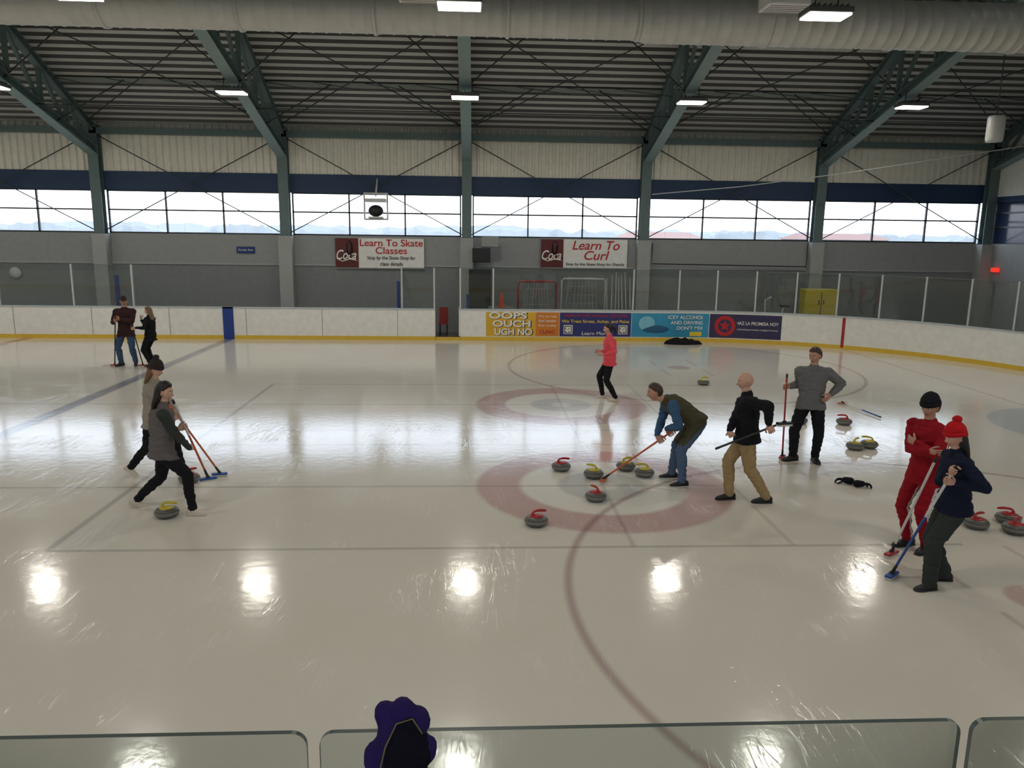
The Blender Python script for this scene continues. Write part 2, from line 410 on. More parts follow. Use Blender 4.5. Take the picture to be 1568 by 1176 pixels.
gl=glassmat('rink_glass',(.88,.91,.90),.05); post=mat('stanchion',(198,204,202),.4,.3); ged=mat('glass_edge',(92,104,98),.3)
def arcpt(s):
    a=s/8.5; return (6.8+8.5*math.sin(a),16.8+8.5*math.cos(a))
arcs=[arcpt(1.24*k) for k in range(0,11)]
mb=MB()
def gpanel(P,z0=1.046,z1=2.35):
    strip(mb,P,z0,z1,.055,.067,gl); strip(mb,P,z1,z1+.012,.05,.072,ged)
segs=[[(x,25.3) for x in (-10.93,-12.8,-15.1,-17)],[(x,25.3) for x in (-1.3,-2.35)],[(x,25.3) for x in (5.27,3.9,2.6,.63,-.45)],[(x,25.3) for x in (6.85,5.27)]]
for s_ in segs: gpanel(s_)
gpanel([arcpt(.31*k) for k in range(43,-1,-1)])
for (x,y) in [(-10.93,25.3),(-12.8,25.3),(-15.1,25.3),(-2.35,25.3),(-1.3,25.3),(-.45,25.3),(.63,25.3),(5.27,25.3)]+arcs:
    if y==25.3: mb.box(x-.025,x+.025,25.34,25.40,1.046,2.37,post)
    else:
        a=math.asin(min(1,(x-6.8)/8.5)); mb.rbox((.05,.06,1.33),Matrix.Translation((x+.07*math.sin(a),y+.07*math.cos(a),1.711))@Matrix.Rotation(-a,4,'Z'),post,.005)
mb.obj('rink_glass_far')
mb=MB(); bp=mat('blue_pad',(30,62,130),.5)
for x,y,z in ((-11.67,25.95,2.0),(-2.5,25.8,1.9),(-.2,25.6,1.5)): mb.box(x-.05,x+.05,y-.05,y+.05,-.03,z,bp)
mb.obj('blue_padded_posts')

mb=MB(); GT=2.388
def npanel(x0,x1):
    r=.03; out=[(x0,1.05),(x1,1.05)]
    for i in range(6): a=math.radians(90*i/5); out.append((x1-r+r*math.cos(a),GT-r+r*math.sin(a)))
    for i in range(6): a=math.radians(90+90*i/5); out.append((x0+r+r*math.cos(a),GT-r+r*math.sin(a)))
    n=len(out); vs=[(x,1.44,z) for x,z in out]+[(x,1.452,z) for x,z in out]
    mb.add(vs,[tuple(range(n)),tuple(reversed(range(n,2*n)))],gl,False)
    mb.add(vs,[(i,(i+1)%n,(i+1)%n+n,i+n) for i in range(n)],ged,False)
for k in range(-8,9): npanel(-.33+1.395*k+.013,-.33+1.395*(k+1)-.013)
mb.obj('rink_glass_near')

# ------------------------------------------------------------ ads & signs
def adpanel(name,s0,s1,m,z0=.16,z1=.95):
    def p(s): return (s,25.3) if s<=6.8 else arcpt(s-6.8)
    n=12; P=[p(s1+(s0-s1)*i/n) for i in range(n+1)]
    mb=MB(); strip(mb,P,z0,z1,-.012,-.002,m); return mb.obj(name),p
yad=mat('ad_yellow',(222,176,46),.4,nscale=2); oad=mat('ad_orange',(212,128,38),.4,nscale=2); nad=mat('ad_navy',(38,44,112),.4); cad=mat('ad_cyan',(50,150,190),.4,var=.3,nscale=1.5); pad=mat('ad_purple',(46,38,80),.4)
wt=mat('white_lettering',(242,240,232),.5); rt=mat('red_lettering',(190,30,34),.5); bt=mat('black_lettering',(24,22,24),.5); yt=mat('yellow_lettering',(236,204,60),.5)
o,p=adpanel('advertising_board',.40,2.04,yad)
for i,(t,cx) in enumerate((('OOPS',1.12),('OUCH',1.25),('UGH NO',1.3))): text(o,t,(cx,25.283,.83-.27*i),.22,1.25,wt,bold=.03)
for i,(t,cx) in enumerate((('OOPS',1.14),('OUCH',1.27),('UGH NO',1.32))): text(o,t,(cx,25.286,.82-.27*i),.23,1.28,bt,bold=.05)
o,p=adpanel('advertising_board',2.05,2.82,oad)
for i,t in enumerate(('We can help','feel better','fast today')): text(o,t,(2.43,25.283,.82-.15*i),.09,.6,wt)
text(o,'CLINIC',(2.43,25.283,.3),.12,.5,rt,bold=.02)
o,p=adpanel('advertising_board',2.84,5.22,nad)
text(o,'NAPRAPATHIC MANUAL MEDICINE',(4.03,25.283,.85),.09,2.1,rt); text(o,'We Treat Stress, Aches, and Pains',(4.03,25.283,.66),.12,2.25,yt,bold=.01); text(o,'Learn More',(4.03,25.283,.26),.11,.9,wt)
mb=MB()
for cx in (3.12,4.95):
    mb.box(cx-.15,cx+.15,25.279,25.286,.24,.54,wt)
    for i in range(7):
        for j in range(7):
            if (i in(0,6) or j in (0,6) or (i*j*7+i+j)%3==0): mb.box(cx-.13+.037*i,cx-.10+.037*i,25.274,25.28,.26+.037*j,.29+.037*j,bt)
mb.obj('qr_codes',parent=o)
o,p=adpanel('advertising_board',5.24,7.83,cad)
text(o,'ICEY ALCOHOL',(7.05,25.25,.82),.12,1.2,wt,bold=.01); text(o,'AND DRIVING',(7.1,25.25,.64),.12,1.1,wt,bold=.01); text(o,"DON'T MIX",(7.2,25.25,.46),.12,.9,wt,bold=.01)
mb=MB(); mb.box(7.2,7.6,25.245,25.26,.2,.34,yt); mb.ell((5.75,25.283,.6),(.28,.01,.25),mat('ad_palecyan',(130,195,215),.4)); mb.ell((6.05,25.281,.42),(.45,.01,.13),mat('ad_darkcyan',(24,90,130),.4)); mb.obj('ad_artwork',parent=o)
o,p=adpanel('advertising_board',7.85,10.15,pad)
def arcM(s): a=(s-6.8)/8.5; q=arcpt(s-6.8); return q,-a
q,a=arcM(9.4); text(o,'HAZ LA PROMESA HOY!',(q[0]-.03*math.sin(-a),q[1]-.035,.66),.11,1.35,wt,a,bold=.01)
text(o,'takethepromise.org/promesa',(q[0]-.03*math.sin(-a),q[1]-.035,.46),.07,1.3,wt,a)
q,a=arcM(8.35); mb=MB(); Mr=Matrix.Translation((q[0],q[1]-.022,.56))@Matrix.Rotation(a,4,'Z')
n=28
def ringm(r0,r1,m):
    vs=[];fs=[]
    for k in range(n):
        t=2*math.pi*k/n; vs+= [Mr@V((r0*math.cos(t),0,r0*math.sin(t))),Mr@V((r1*math.cos(t),0,r1*math.sin(t)))]
    for k in range(n): k2=(k+1)%n; fs.append((2*k,2*k+1,2*k2+1,2*k2))
    mb.add(vs,fs,m,False)
ringm(.22,.34,rt)
st=[Mr@V(((.2 if k%2==0 else .085)*math.sin(math.pi*k/5),0,(.2 if k%2==0 else .085)*math.cos(math.pi*k/5))) for k in range(10)]; mb.add(st,[tuple(range(10))],rt,False)
mb.obj('star_emblem',parent=o)

colared=mat('cola_brown_red',(96,26,24),.45,var=.4,nscale=3); sgw=mat('banner_white',(244,243,236),.5)
def banner(x0,x1,z0,z1,lines):
    mb=MB(); mb.box(x0,x1,27.70,27.73,z0,z1,sgw); xs=x0+(x1-x0)*.26; mb.box(x0,xs,27.685,27.70,z0,z1,colared)
    mb.box(x0-.02,x1+.02,27.70,27.76,z0-.03,z0,pil); mb.box(x0-.02,x1+.02,27.70,27.76,z1,z1+.03,pil)
    mb.tube([(x0+.5,27.68,z0+.55),(x0+.5,27.68,z0+.8),(x0+.47,27.68,z0+.9)],[.11,.10,.05],mat('cola_bottle',(60,20,16),.2),10)
    mb.tube([(x0+.06,27.675,z0+.30),(x0+.25,27.675,z0+.22),(x0+.5,27.675,z0+.30),(x0+.76,27.675,z0+.24)],[.012,.02,.02,.008],wt,8)
    o=mb.obj('banner_sign')
    text(o,'Coca',((x0+xs)/2-.05,27.67,(z0+z1)/2-.08),.34,.70,wt,0,.35,.015)
    for t,c,h,w_,m,sh in lines: text(o,t,(xs+(x1-xs)*c[0],27.69,z0+(z1-z0)*c[1]),h,w_,m,0,sh,.01)
banner(-4.87,-1.77,2.25,3.27,[('Learn To Skate',(.5,.84),.24,2.2,rt,0),('Classes',(.5,.58),.24,1.1,rt,0),('Stop by the Skate Shop for',(.5,.34),.16,1.7,bt,0),('class details',(.5,.13),.13,.8,bt,0)])
banner(2.37,5.47,2.33,3.32,[('Learn To',(.5,.78),.32,1.7,rt,.25),('Curl',(.5,.42),.32,.9,rt,.25),('Stop by the Skate Shop for Details',(.5,.12),.13,2.1,bt,0)])
mb=MB(); mb.box(-8.3,-7.68,27.76,27.8,2.70,2.93,mat('small_sign_blue',(26,54,120),.5)); o=mb.obj('wall_sign'); text(o,'Penalty Box',(-7.99,27.755,2.82),.08,.5,wt)

# ------------------------------------------------------------ back-of-rink objects
def goal(cx,cy,pm,wdt=1.35,h=1.0):
    mb=MB(); hw=wdt/2; r=.03; z0=-.03
    mb.tube([(cx-hw,cy,z0),(cx-hw,cy,h-.08),(cx-hw+.08,cy,h),(cx+hw-.08,cy,h),(cx+hw,cy,h-.08),(cx+hw,cy,z0)],r,pm,8,False)
    mb.tube([(cx-hw,cy,.0),(cx-hw+.1,cy+.55,.0),(cx+hw-.1,cy+.55,.0),(cx+hw,cy,.0)],.022,pm,8)
    mb.tube([(cx-hw+.05,cy,h),(cx-hw+.3,cy+.35,h),(cx+hw-.3,cy+.35,h),(cx+hw-.05,cy,h)],.022,pm,8)
    nm=mat('goal_net',(190,190,184),.8)
    for k in range(9):
        t=k/8; x=cx-hw+.1+(wdt-.2)*t; mb.cyl((x,cy+.55,.03),(cx-hw+.3+(wdt-.6)*t,cy+.35,h),.006,nm,4)
    for k in range(1,7):
        t=k/7; mb.cyl((cx-hw+.1+.2*t,cy+.55-.2*t,h*t),(cx+hw-.1-.2*t,cy+.55-.2*t,h*t),.006,nm,4)
    mb.obj('hockey_goal',(cx,cy,0))
goal(2.15,26.3,mat('goal_red',(165,40,40),.4),1.3,1.9) 
goal(3.75,26.4,mat('goal_white',(200,202,198),.4),1.5,2.0)
mb=MB(); orc=mat('cone_orange',(206,80,36),.5); mb.lathe((.95,26.6,1.0),[(.17,0),(.17,.02),(.11,.03),(.03,.5),(.02,.5)],orc,18); mb.box(.5,1.35,26.3,26.9,.94,1.0,greyd); 
for xx in (.55,1.30):
    for yy in (26.35,26.85): mb.box(xx-.02,xx+.02,yy-.02,yy+.02,-.03,.95,dark)
mb.obj('cone_on_table')
mb=MB(); yc=mat('yellow_cabinet_paint',(206,184,66),.5); mb.rbox((1.15,.5,1.75),Matrix.Translation((12.1,26.6,.845)),yc,.02)
mb.box(12.09,12.11,26.335,26.35,.1,1.6,dark); mb.box(12.0,12.03,26.33,26.35,1.2,1.35,dark); mb.box(12.17,12.2,26.33,26.35,1.2,1.35,dark); mb.obj('storage_cabinet')
mb=MB(); blk=mat('black_plastic',(26,28,32),.5); mb.rbox((.62,.35,.5),Matrix.Translation((.25,27.2,2.75)),blk,.03); mb.rbox((.6,.3,.35),Matrix.Translation((.55,27.3,3.2)),grey,.03)
mb.rbox((.75,.4,2.28),Matrix.Translation((.2,27.15,1.11)),blk,.03); mb.obj('scoreboard_console')
mb=MB()
for k in range(7):
    x=4.7+.14*k; mb.cyl((x,26.9,0),(x+.06*math.sin(k),27.3,2.0+.1*(k%3)),.02,post,8); mb.rbox((.22,.06,.05),Matrix.Translation((x,26.88,.0)),blk,.01)
mb.obj('hockey_stick_rack')
mb=MB()
mb.tube([(10.0,26.2,.05),(10.4,26.2,.75),(10.8,26.2,.35),(10.2,26.2,.3)],.03,post); mb.tube([(9.95,26.0,0),(9.95,26.5,0)],.03,post); mb.tube([(10.85,26.0,0),(10.85,26.5,0)],.03,post)
mb.cyl((9.98,26.17,.35),(9.98,26.23,.35),.28,blk,20); mb.tube([(10.1,26.2,.4),(10.05,26.2,1.35),(10.25,26.2,1.45)],.025,post); mb.rbox((.28,.2,.07),Matrix.Translation((10.75,26.2,1.15)),blk,.02); mb.tube([(10.6,26.2,.5),(10.72,26.2,1.12)],.03,post)
mb.obj('exercise_bike')
mb=MB(); wh=mat('unit_white',(210,212,210),.4)
x0,x1,z0,z1=-3.75,-2.97,3.92,4.78
for a,b in (((x0,z0),(x1,z0)),((x1,z0),(x1,z1)),((x1,z1),(x0,z1)),((x0,z1),(x0,z0))): mb.tube([(a[0],27.2,a[1]),(b[0],27.2,b[1])],.03,wh,8)
mb.rbox((.7,.35,.12),Matrix.Translation((-3.36,27.2,4.55)),wh,.02); mb.ell((-3.36,27.15,4.2),(.26,.2,.2),blk); mb.cyl((-3.36,27.2,4.7),(-3.36,27.7,5.3),.03,wh,8); mb.rbox((.5,.3,.06),Matrix.Translation((-3.36,27.2,3.98)),wh,.01)
mb.obj('scoreboard_camera')
mb=MB(); mb.lathe((14.15,21.2,6.07),[(.02,0),(.2,.02),(.22,.1),(.22,.62),(.2,.70),(.05,.72)],wh,20); mb.cyl((14.15,21.2,6.7),(14.15,21.2,roofz(21.2)+.05),.015,rod,6); mb.obj('ceiling_speaker')
mb=MB(); mb.tube([(6.2,27.3,4.9),(9,26.5,5.15),(12,25.5,5.55),(15.5,24.5,6.1),(18.6,24,6.6)],.02,post,6); mb.tube([(6.35,27.6,3.2),(6.35,27.6,2.5),(12.0,27.6,2.45),(12.0,27.6,3.3)],.02,blk,6); mb.obj('hanging_cable')
mb=MB(); mb.lathe((0,0,0),[(.02,0),(.19,.0),(.2,.02),(.2,.05),(.02,.06)],wh,20); o=mb.obj('wall_clock'); o.location=(-15.9,27.79,1.95); o.rotation_euler=(math.pi/2,0,0)
mb=MB(); mb.box(18.6,18.75,26.9,27.15,2.36,2.5,mat('exit_red',(230,50,40),.4,emit=1.2)); mb.obj('exit_sign')

# ------------------------------------------------------------ outdoors
def outb(y0,y1):
    mb=MB(); mb.box(-300,300,y0,y1,-1.2,-1,mat('ground_outside',(140,142,138),.9,nscale=.05,var=.2)); mb.obj('ground_outside')
outb(29,400); outb(-200,-4)
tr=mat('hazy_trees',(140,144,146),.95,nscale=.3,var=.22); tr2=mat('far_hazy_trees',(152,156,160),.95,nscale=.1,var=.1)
def ridge(name,y,h0,amp,sc,m,step,off):
    mb=MB(); vs=[];fs=[];n=int(600/step)
    for i in range(n+1):
        x=-300+step*i; h=h0+amp*noise.noise(V((x*sc,off,0)))+amp*.6*noise.noise(V((x*sc*5,off,3)))+amp*.3*noise.noise(V((x*sc*17,off,8)))
        vs+=[(x,y,-1.1),(x,y+3,h),(x,y+30,h*.6)]
    for i in range(n): fs+= [(3*i,3*i+3,3*i+4,3*i+1),(3*i+1,3*i+4,3*i+5,3*i+2)]
    mb.add(vs,fs,m,False); mb.obj(name)
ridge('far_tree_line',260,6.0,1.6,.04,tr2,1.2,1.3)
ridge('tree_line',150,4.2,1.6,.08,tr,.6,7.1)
mb=MB()
for x,y,w_,h in ((27,110,11,4.3),(58,120,14,4.5)):
    mb.box(x-w_/2,x+w_/2,y,y+8,-1,h-1.0,mat('house_wall',(150,146,142),.8))
    vs=[(x-w_/2-.5,y-.5,h-1.0),(x+w_/2+.5,y-.5,h-1.0),(x+w_/2+.5,y+8.5,h-1.0),(x-w_/2-.5,y+8.5,h-1.0),(x-w_/2+1,y+4,h),(x+w_/2-1,y+4,h)]
    mb.add(vs,[(0,1,5,4),(2,3,4,5),(1,2,5),(3,0,4)],mat('terracotta_roof',(134,104,96),.8),False)
mb.obj('distant_houses')

# ------------------------------------------------------------ curling stones
gran=mat('granite',(92,92,86),.35,nscale=90,var=.35); granl=mat('granite_band',(122,120,112),.6,nscale=90,var=.3)
hr=mat('handle_red',(176,32,36),.35); hy=mat('handle_yellow',(206,186,48),.35)
def stone(x,y,hm,yaw):
    mb=MB()
    mb.lathe((0,0,0),[(.06,0),(.07,.003),(.105,.010),(.128,.026),(.140,.046)],gran,32)
    mb.lathe((0,0,0),[(.140,.046),(.1445,.052),(.1445,.072),(.140,.078)],granl,32)
    mb.lathe((0,0,0),[(.140,.078),(.130,.096),(.112,.109),(.085,.115),(.05,.116)],gran,32)
    mb.lathe((0,0,0),[(.085,.113),(.083,.121),(.066,.126),(.03,.128)],hm,24)
    c,s_=math.cos(yaw),math.sin(yaw); q=lambda a,z:(a*c,a*s_,z)
    mb.tube([q(-.045,.122),q(-.048,.150),q(-.032,.172),q(0,.181),(q(.045,.182)),q(.09,.176),q(.118,.170)],[.022,.016,.014,.015,.017,.017,.013],hm,12)
    mb.ell(q(-.03,.125),(.035,.03,.012),hm)
    o=mb.obj('curling_stone'); o.location=(x,y,0)
for x,y,c,a in ((1.30,10.93,hr,.2),(1.73,10.58,hy,2.4),(2.27,10.95,hy,.4),(2.48,10.63,hy,2.9),(1.61,9.60,hr,2.0),(.754,8.73,hr,.3),(-3.72,9.08,hy,.1),(-3.93,10.42,hr,1),
  (5.44,17.69,hy,.2),(6.15,13.86,hr,.5),(6.96,13.76,hr,2.8),(6.32,12.05,hy,.7),(6.61,12.15,hy,2.4),(6.09,8.56,hr,.4),(6.13,8.90,hr,.3),(6.45,8.38,hr,.5),(6.60,8.72,hr,2.7),(7.02,10.1,hr,1)):
    stone(x,y,c,a)

# ------------------------------------------------------------ brooms
def broom(head,top,hc,pc,ang=0,pc2=None):
    head=V(head);top=V(top); mb=MB()
    Mh=Matrix.Translation(head+V((0,0,.03)))@Matrix.Rotation(ang,4,'Z')
    mb.rbox((.21,.075,.028),Mh@Matrix.Translation((0,0,.008)),hc,.011); mb.rbox((.20,.065,.024),Mh@Matrix.Translation((0,0,-.016)),mat('broom_pad',(210,208,200),.9),.006)
    j=head+V((0,0,.055)); mb.ell(j,(.026,.026,.022),blk)
    d=(top-j).normalized(); n=(top-j).length
    mb.tube([j,j+d*.10],[.018,.014],blk,10)
    mb.tube([j+d*.08,j+d*n*.55],[.0135,.0135],pc,10); mb.tube([j+d*n*.55,top],[.0135,.0145],pc2 or pc,10)
    mb.tube([top-d*.03,top+d*.012],[.016,.015],blk,10)
    return mb.obj('curling_broom',head)
bb=mat('broom_blue',(36,78,150),.4); bo=mat('broom_orange',(196,96,48),.4); br=mat('broom_red',(168,40,44),.4); bw=mat('broom_white',(214,214,210),.4); bk=mat('broom_black',(30,30,32),.4)

# ------------------------------------------------------------ people
SK={'a':mat('skin_light',(206,160,138),.5,var=.06),'b':mat('skin_tan',(188,140,114),.5,var=.06)}
def sstep(a,b,x):
    t=max(0,min(1,(x-a)/(b-a))); return t*t*(3-2*t)
def headfn(p):
    x,y,z=p
    if z<.0:
        k=sstep(0,-.11,z); y*=1-.30*k
        if x<0: x*=1-.45*k
        else: x*=1-.06*k
    if x>0:
        x-=.008*math.exp(-((z-.005)/.018)**2)*math.exp(-((abs(y)-.031)/.016)**2)
        x+=.006*math.exp(-((z-.030)/.012)**2)*math.exp(-(y/.045)**2)
        x+=.024*math.exp(-((z+.028)/.016)**2)*math.exp(-(y/.011)**2)+.010*math.exp(-((z+.006)/.02)**2)*math.exp(-(y/.009)**2)
        x+=.007*math.exp(-((z+.062)/.010)**2)*math.exp(-(y/.024)**2)
        x+=.008*math.exp(-((z+.100)/.014)**2)*math.exp(-(y/.022)**2)
    return V((x,y,z))
def make_head(mb,c,yaw,pitch,roll,k,skin,hair,style,hat=None,hatm=None,female=False):
    Rm=Matrix.Rotation(yaw,4,'Z')@Matrix.Rotation(pitch,4,'Y')@Matrix.Rotation(roll,4,'X')
    M=Matrix.Translation(c)@Rm@Matrix.Scale(k,4)
    T=lambda p:M@V(p)
    a=(.097,.077,.118)
    vs=[];fs=[];nu,nv=44,34
    for j in range(nv+1):
        ph=math.pi*j/nv
        for i in range(nu):
            t=2*math.pi*i/nu; vs.append(headfn((math.sin(ph)*math.cos(t)*a[0],math.sin(ph)*math.sin(t)*a[1],math.cos(ph)*a[2])))
    for j in range(nv):
        for i in range(nu):
            i2=(i+1)%nu; fs.append((j*nu+i,(j+1)*nu+i,(j+1)*nu+i2,j*nu+i2))
    lip=mat('lips',(160,94,86),.5); ski=mb.mi(skin); lpi=mb.mi(lip)
    ml=[]
    for q in fs:
        cc=sum((vs[n_] for n_ in q),V())/4
        ml.append(lpi if (cc.x>.06 and abs(cc.y)<.024 and -.071<cc.z<-.054) else ski)
    mb.add([T(v) for v in vs],fs,np.array(ml))
    eyw=mat('eye_white',(225,222,215),.3); iris=mat('iris_dark',(40,30,24),.2)
    for s_ in (-1,1):
        mb.ell(T((.0795,s_*.031,.005)),(.013*k,.014*k,.008*k),eyw,Rm,10,8); mb.ell(T((.0895,s_*.031,.005)),(.0045*k,.006*k,.006*k),iris,Rm,8,6)
        mb.tube([T((.090,s_*.016,.026)),T((.090,s_*.032,.031)),T((.078,s_*.047,.026))],[.0035*k,.004*k,.0025*k],hair if hair else mat('brow',(90,70,56),.8),6)
        Me=Rm@Matrix.Rotation(s_*.35,4,'Z'); mb.ell(T((-.006,s_*.079,-.004)),(.018*k,.008*k,.031*k),skin,Me,12,8); mb.ell(T((-.004,s_*.083,-.002)),(.009*k,.006*k,.017*k),lip,Me,8,6)
    def shell(line,off,m,top=0):
        nu,nv=40,30; vv=[];ff=[];keep=[]
        for j in range(nv+1):
            ph=math.pi*j/nv
            for i in range(nu):
                t=2*math.pi*i/nu; u=V((math.sin(ph)*math.cos(t),math.sin(ph)*math.sin(t),math.cos(ph)))
                p=headfn((u.x*a[0],u.y*a[1],u.z*a[2])) if u.x<.6 else V((u.x*a[0],u.y*a[1],u.z*a[2]))
                ln=line(p); e=sstep(0,.03,p.z-ln); o=off*e
                nn=noise.noise(p*45)*.3+1
                vv.append(p+u*(o*nn-.003*(1-e))+V((0,0,top*sstep(.0,.12,p.z)))); keep.append(p.z>ln-.004)
        for j in range(nv):
            for i in range(nu):
                i2=(i+1)%nu; q=(j*nu+i,(j+1)*nu+i,(j+1)*nu+i2,j*nu+i2)
                if sum(keep[n_] for n_ in q)>=2: ff.append(q)
        mb.add([T(v) for v in vv],ff,m)
    if style in('short','long','pony'):
        lo=-.075 if style=='short' else -.10
        shell(lambda p:(.066 if p.x>.055 else (.066+(p.x-.055)/.07*.075 if p.x>-.015 else max(lo,-.009+(p.x+.015)*4))),.016 if style=='short' else .02,hair)
    if style=='long':
        cs=[V((-.028,0,.05)),V((-.045,0,-.03)),V((-.058,0,-.12)),V((-.066,0,-.21)),V((-.068,0,-.29)),V((-.066,0,-.34))]
        n=24; wv=[.085,.098,.104,.098,.078,.03]; dv=[.07,.066,.052,.042,.03,.012]; vs=[];fs=[]
        for i in range(6):
            for kk in range(n):
                t=2*math.pi*kk/n; rr=1+.07*math.sin(kk*3.1+i*.4); vs.append(T(cs[i]+V((dv[i]*math.cos(t)*rr,wv[i]*math.sin(t)*rr,0))))
        for i in range(5):
            for kk in range(n): k2=(kk+1)%n; fs.append((i*n+kk,i*n+k2,(i+1)*n+k2,(i+1)*n+kk))
        fs+=[tuple(range(n)),tuple(reversed(range(5*n,6*n)))]
        mb.add(vs,fs,hair)
    if style=='pony':
        mb.ell(T((-.105,0,.03)),(.03*k,.028*k,.03*k),hair,Rm,12,8); mb.tube([T((-.11,0,.03)),T((-.15,0,-.01)),T((-.15,0,-.09)),T((-.135,0,-.17))],[.022*k,.03*k,.026*k,.008*k],hair,10)
    if hat in ('beanie','pom'):
        shell(lambda p:.028-max(0,-p.x-.0)*.55,.026,hatm,.026)
        vs=[];fs=[];n=36
        for kk in range(n):
            t=2*math.pi*kk/n; cx,sy=math.cos(t),math.sin(t); zc=.044-max(0,-cx)*.05
            for q in range(6):
                b=2*math.pi*q/6; vs.append(T((cx*(.105+.012*math.cos(b)),sy*(.088+.012*math.cos(b)),zc+.026*math.sin(b))))
        for kk in range(n):
            k2=(kk+1)%n
            for q in range(6): fs.append((kk*6+q,k2*6+q,k2*6+(q+1)%6,kk*6+(q+1)%6))
        mb.add(vs,fs,hatm)
    if hat=='pom': mb.ell(T((-.03,0,.180)),(.043,.043,.038),hatm,None,18,12,lambda p:p*(1+.22*noise.noise(p*90)))
    if hat=='cap':
        shell(lambda p:.045-max(0,-p.x)*.5,.014,hatm,.01)
        vs=[];n=9
        for kk in range(n):
            t=math.radians(-58+116*kk/(n-1)); vs+= [T((.085*math.cos(t)+.005,.08*math.sin(t),.052)),T((.085*math.cos(t)+.075*math.cos(t)+.01,.075*math.sin(t),.038)),T((.085*math.cos(t)+.075*math.cos(t)+.01,.075*math.sin(t),.034)),T((.085*math.cos(t)+.005,.08*math.sin(t),.046))]
        mb.add(vs,[(4*i+q,4*i+4+q,4*i+4+(q+1)%4,4*i+(q+1)%4) for i in range(n-1) for q in range(4)],hatm)
def make_hand(mb,w,d,n,side,curl,m,k=1.0,th_=None):
    d=d.normalized(); n=(n-d*n.dot(d)).normalized(); t=d.cross(n) if side=='R' else n.cross(d); k*=1.04
    cs=[w-d*.015*k,w+d*.012*k,w+d*.045*k,w+d*.08*k,w+d*.092*k]
    mb.loft(cs,[t]*5,[n]*5,[.024*k,.028*k,.038*k,.041*k,.036*k],[.019*k,.018*k,.017*k,.014*k,.009*k],m,14)
    for off,ln in ((.031,.072),(.011,.082),(-.010,.077),(-.030,.060)):
        p=w+d*.084*k+t*off*k; a=curl*.45; P=[p]
        for fr in (.46,.30,.24):
            dr=d*math.cos(a)+n*math.sin(a)+t*off*.8; dr.normalize(); p=p+dr*ln*fr*k; P.append(p); a+=curl*.95
        mb.tube(P,[.0098*k,.0092*k,.0084*k,.0070*k],m,8)
    p=w+d*.028*k+t*.03*k+n*.006*k; P=[p]
    for ww,ln in (((.75,.62,.30),.040),((.80,.25,.30+.5*curl),.032),((.75,-.15*curl,.35+.5*curl),.026)):
        dr=(d*ww[0]+t*ww[1]+n*ww[2]).normalized(); p=p+dr*ln*k; P.append(p)
    mb.tube(P,[.0135*k,.012*k,.0105*k,.0085*k],m,8)
def ik(a,b,l1,l2,pole):
    a=V(a);b=V(b);d=b-a;L_=d.length
    if L_>(l1+l2)*.995:
        s_=L_/((l1+l2)*.995); l1*=s_; l2*=s_
    dn=d.normalized(); x=(l1*l1-l2*l2+L_*L_)/(2*L_); h=math.sqrt(max(0,l1*l1-x*x)); pp=pole-dn*pole.dot(dn)
    pp.normalize(); return a+dn*x+pp*h

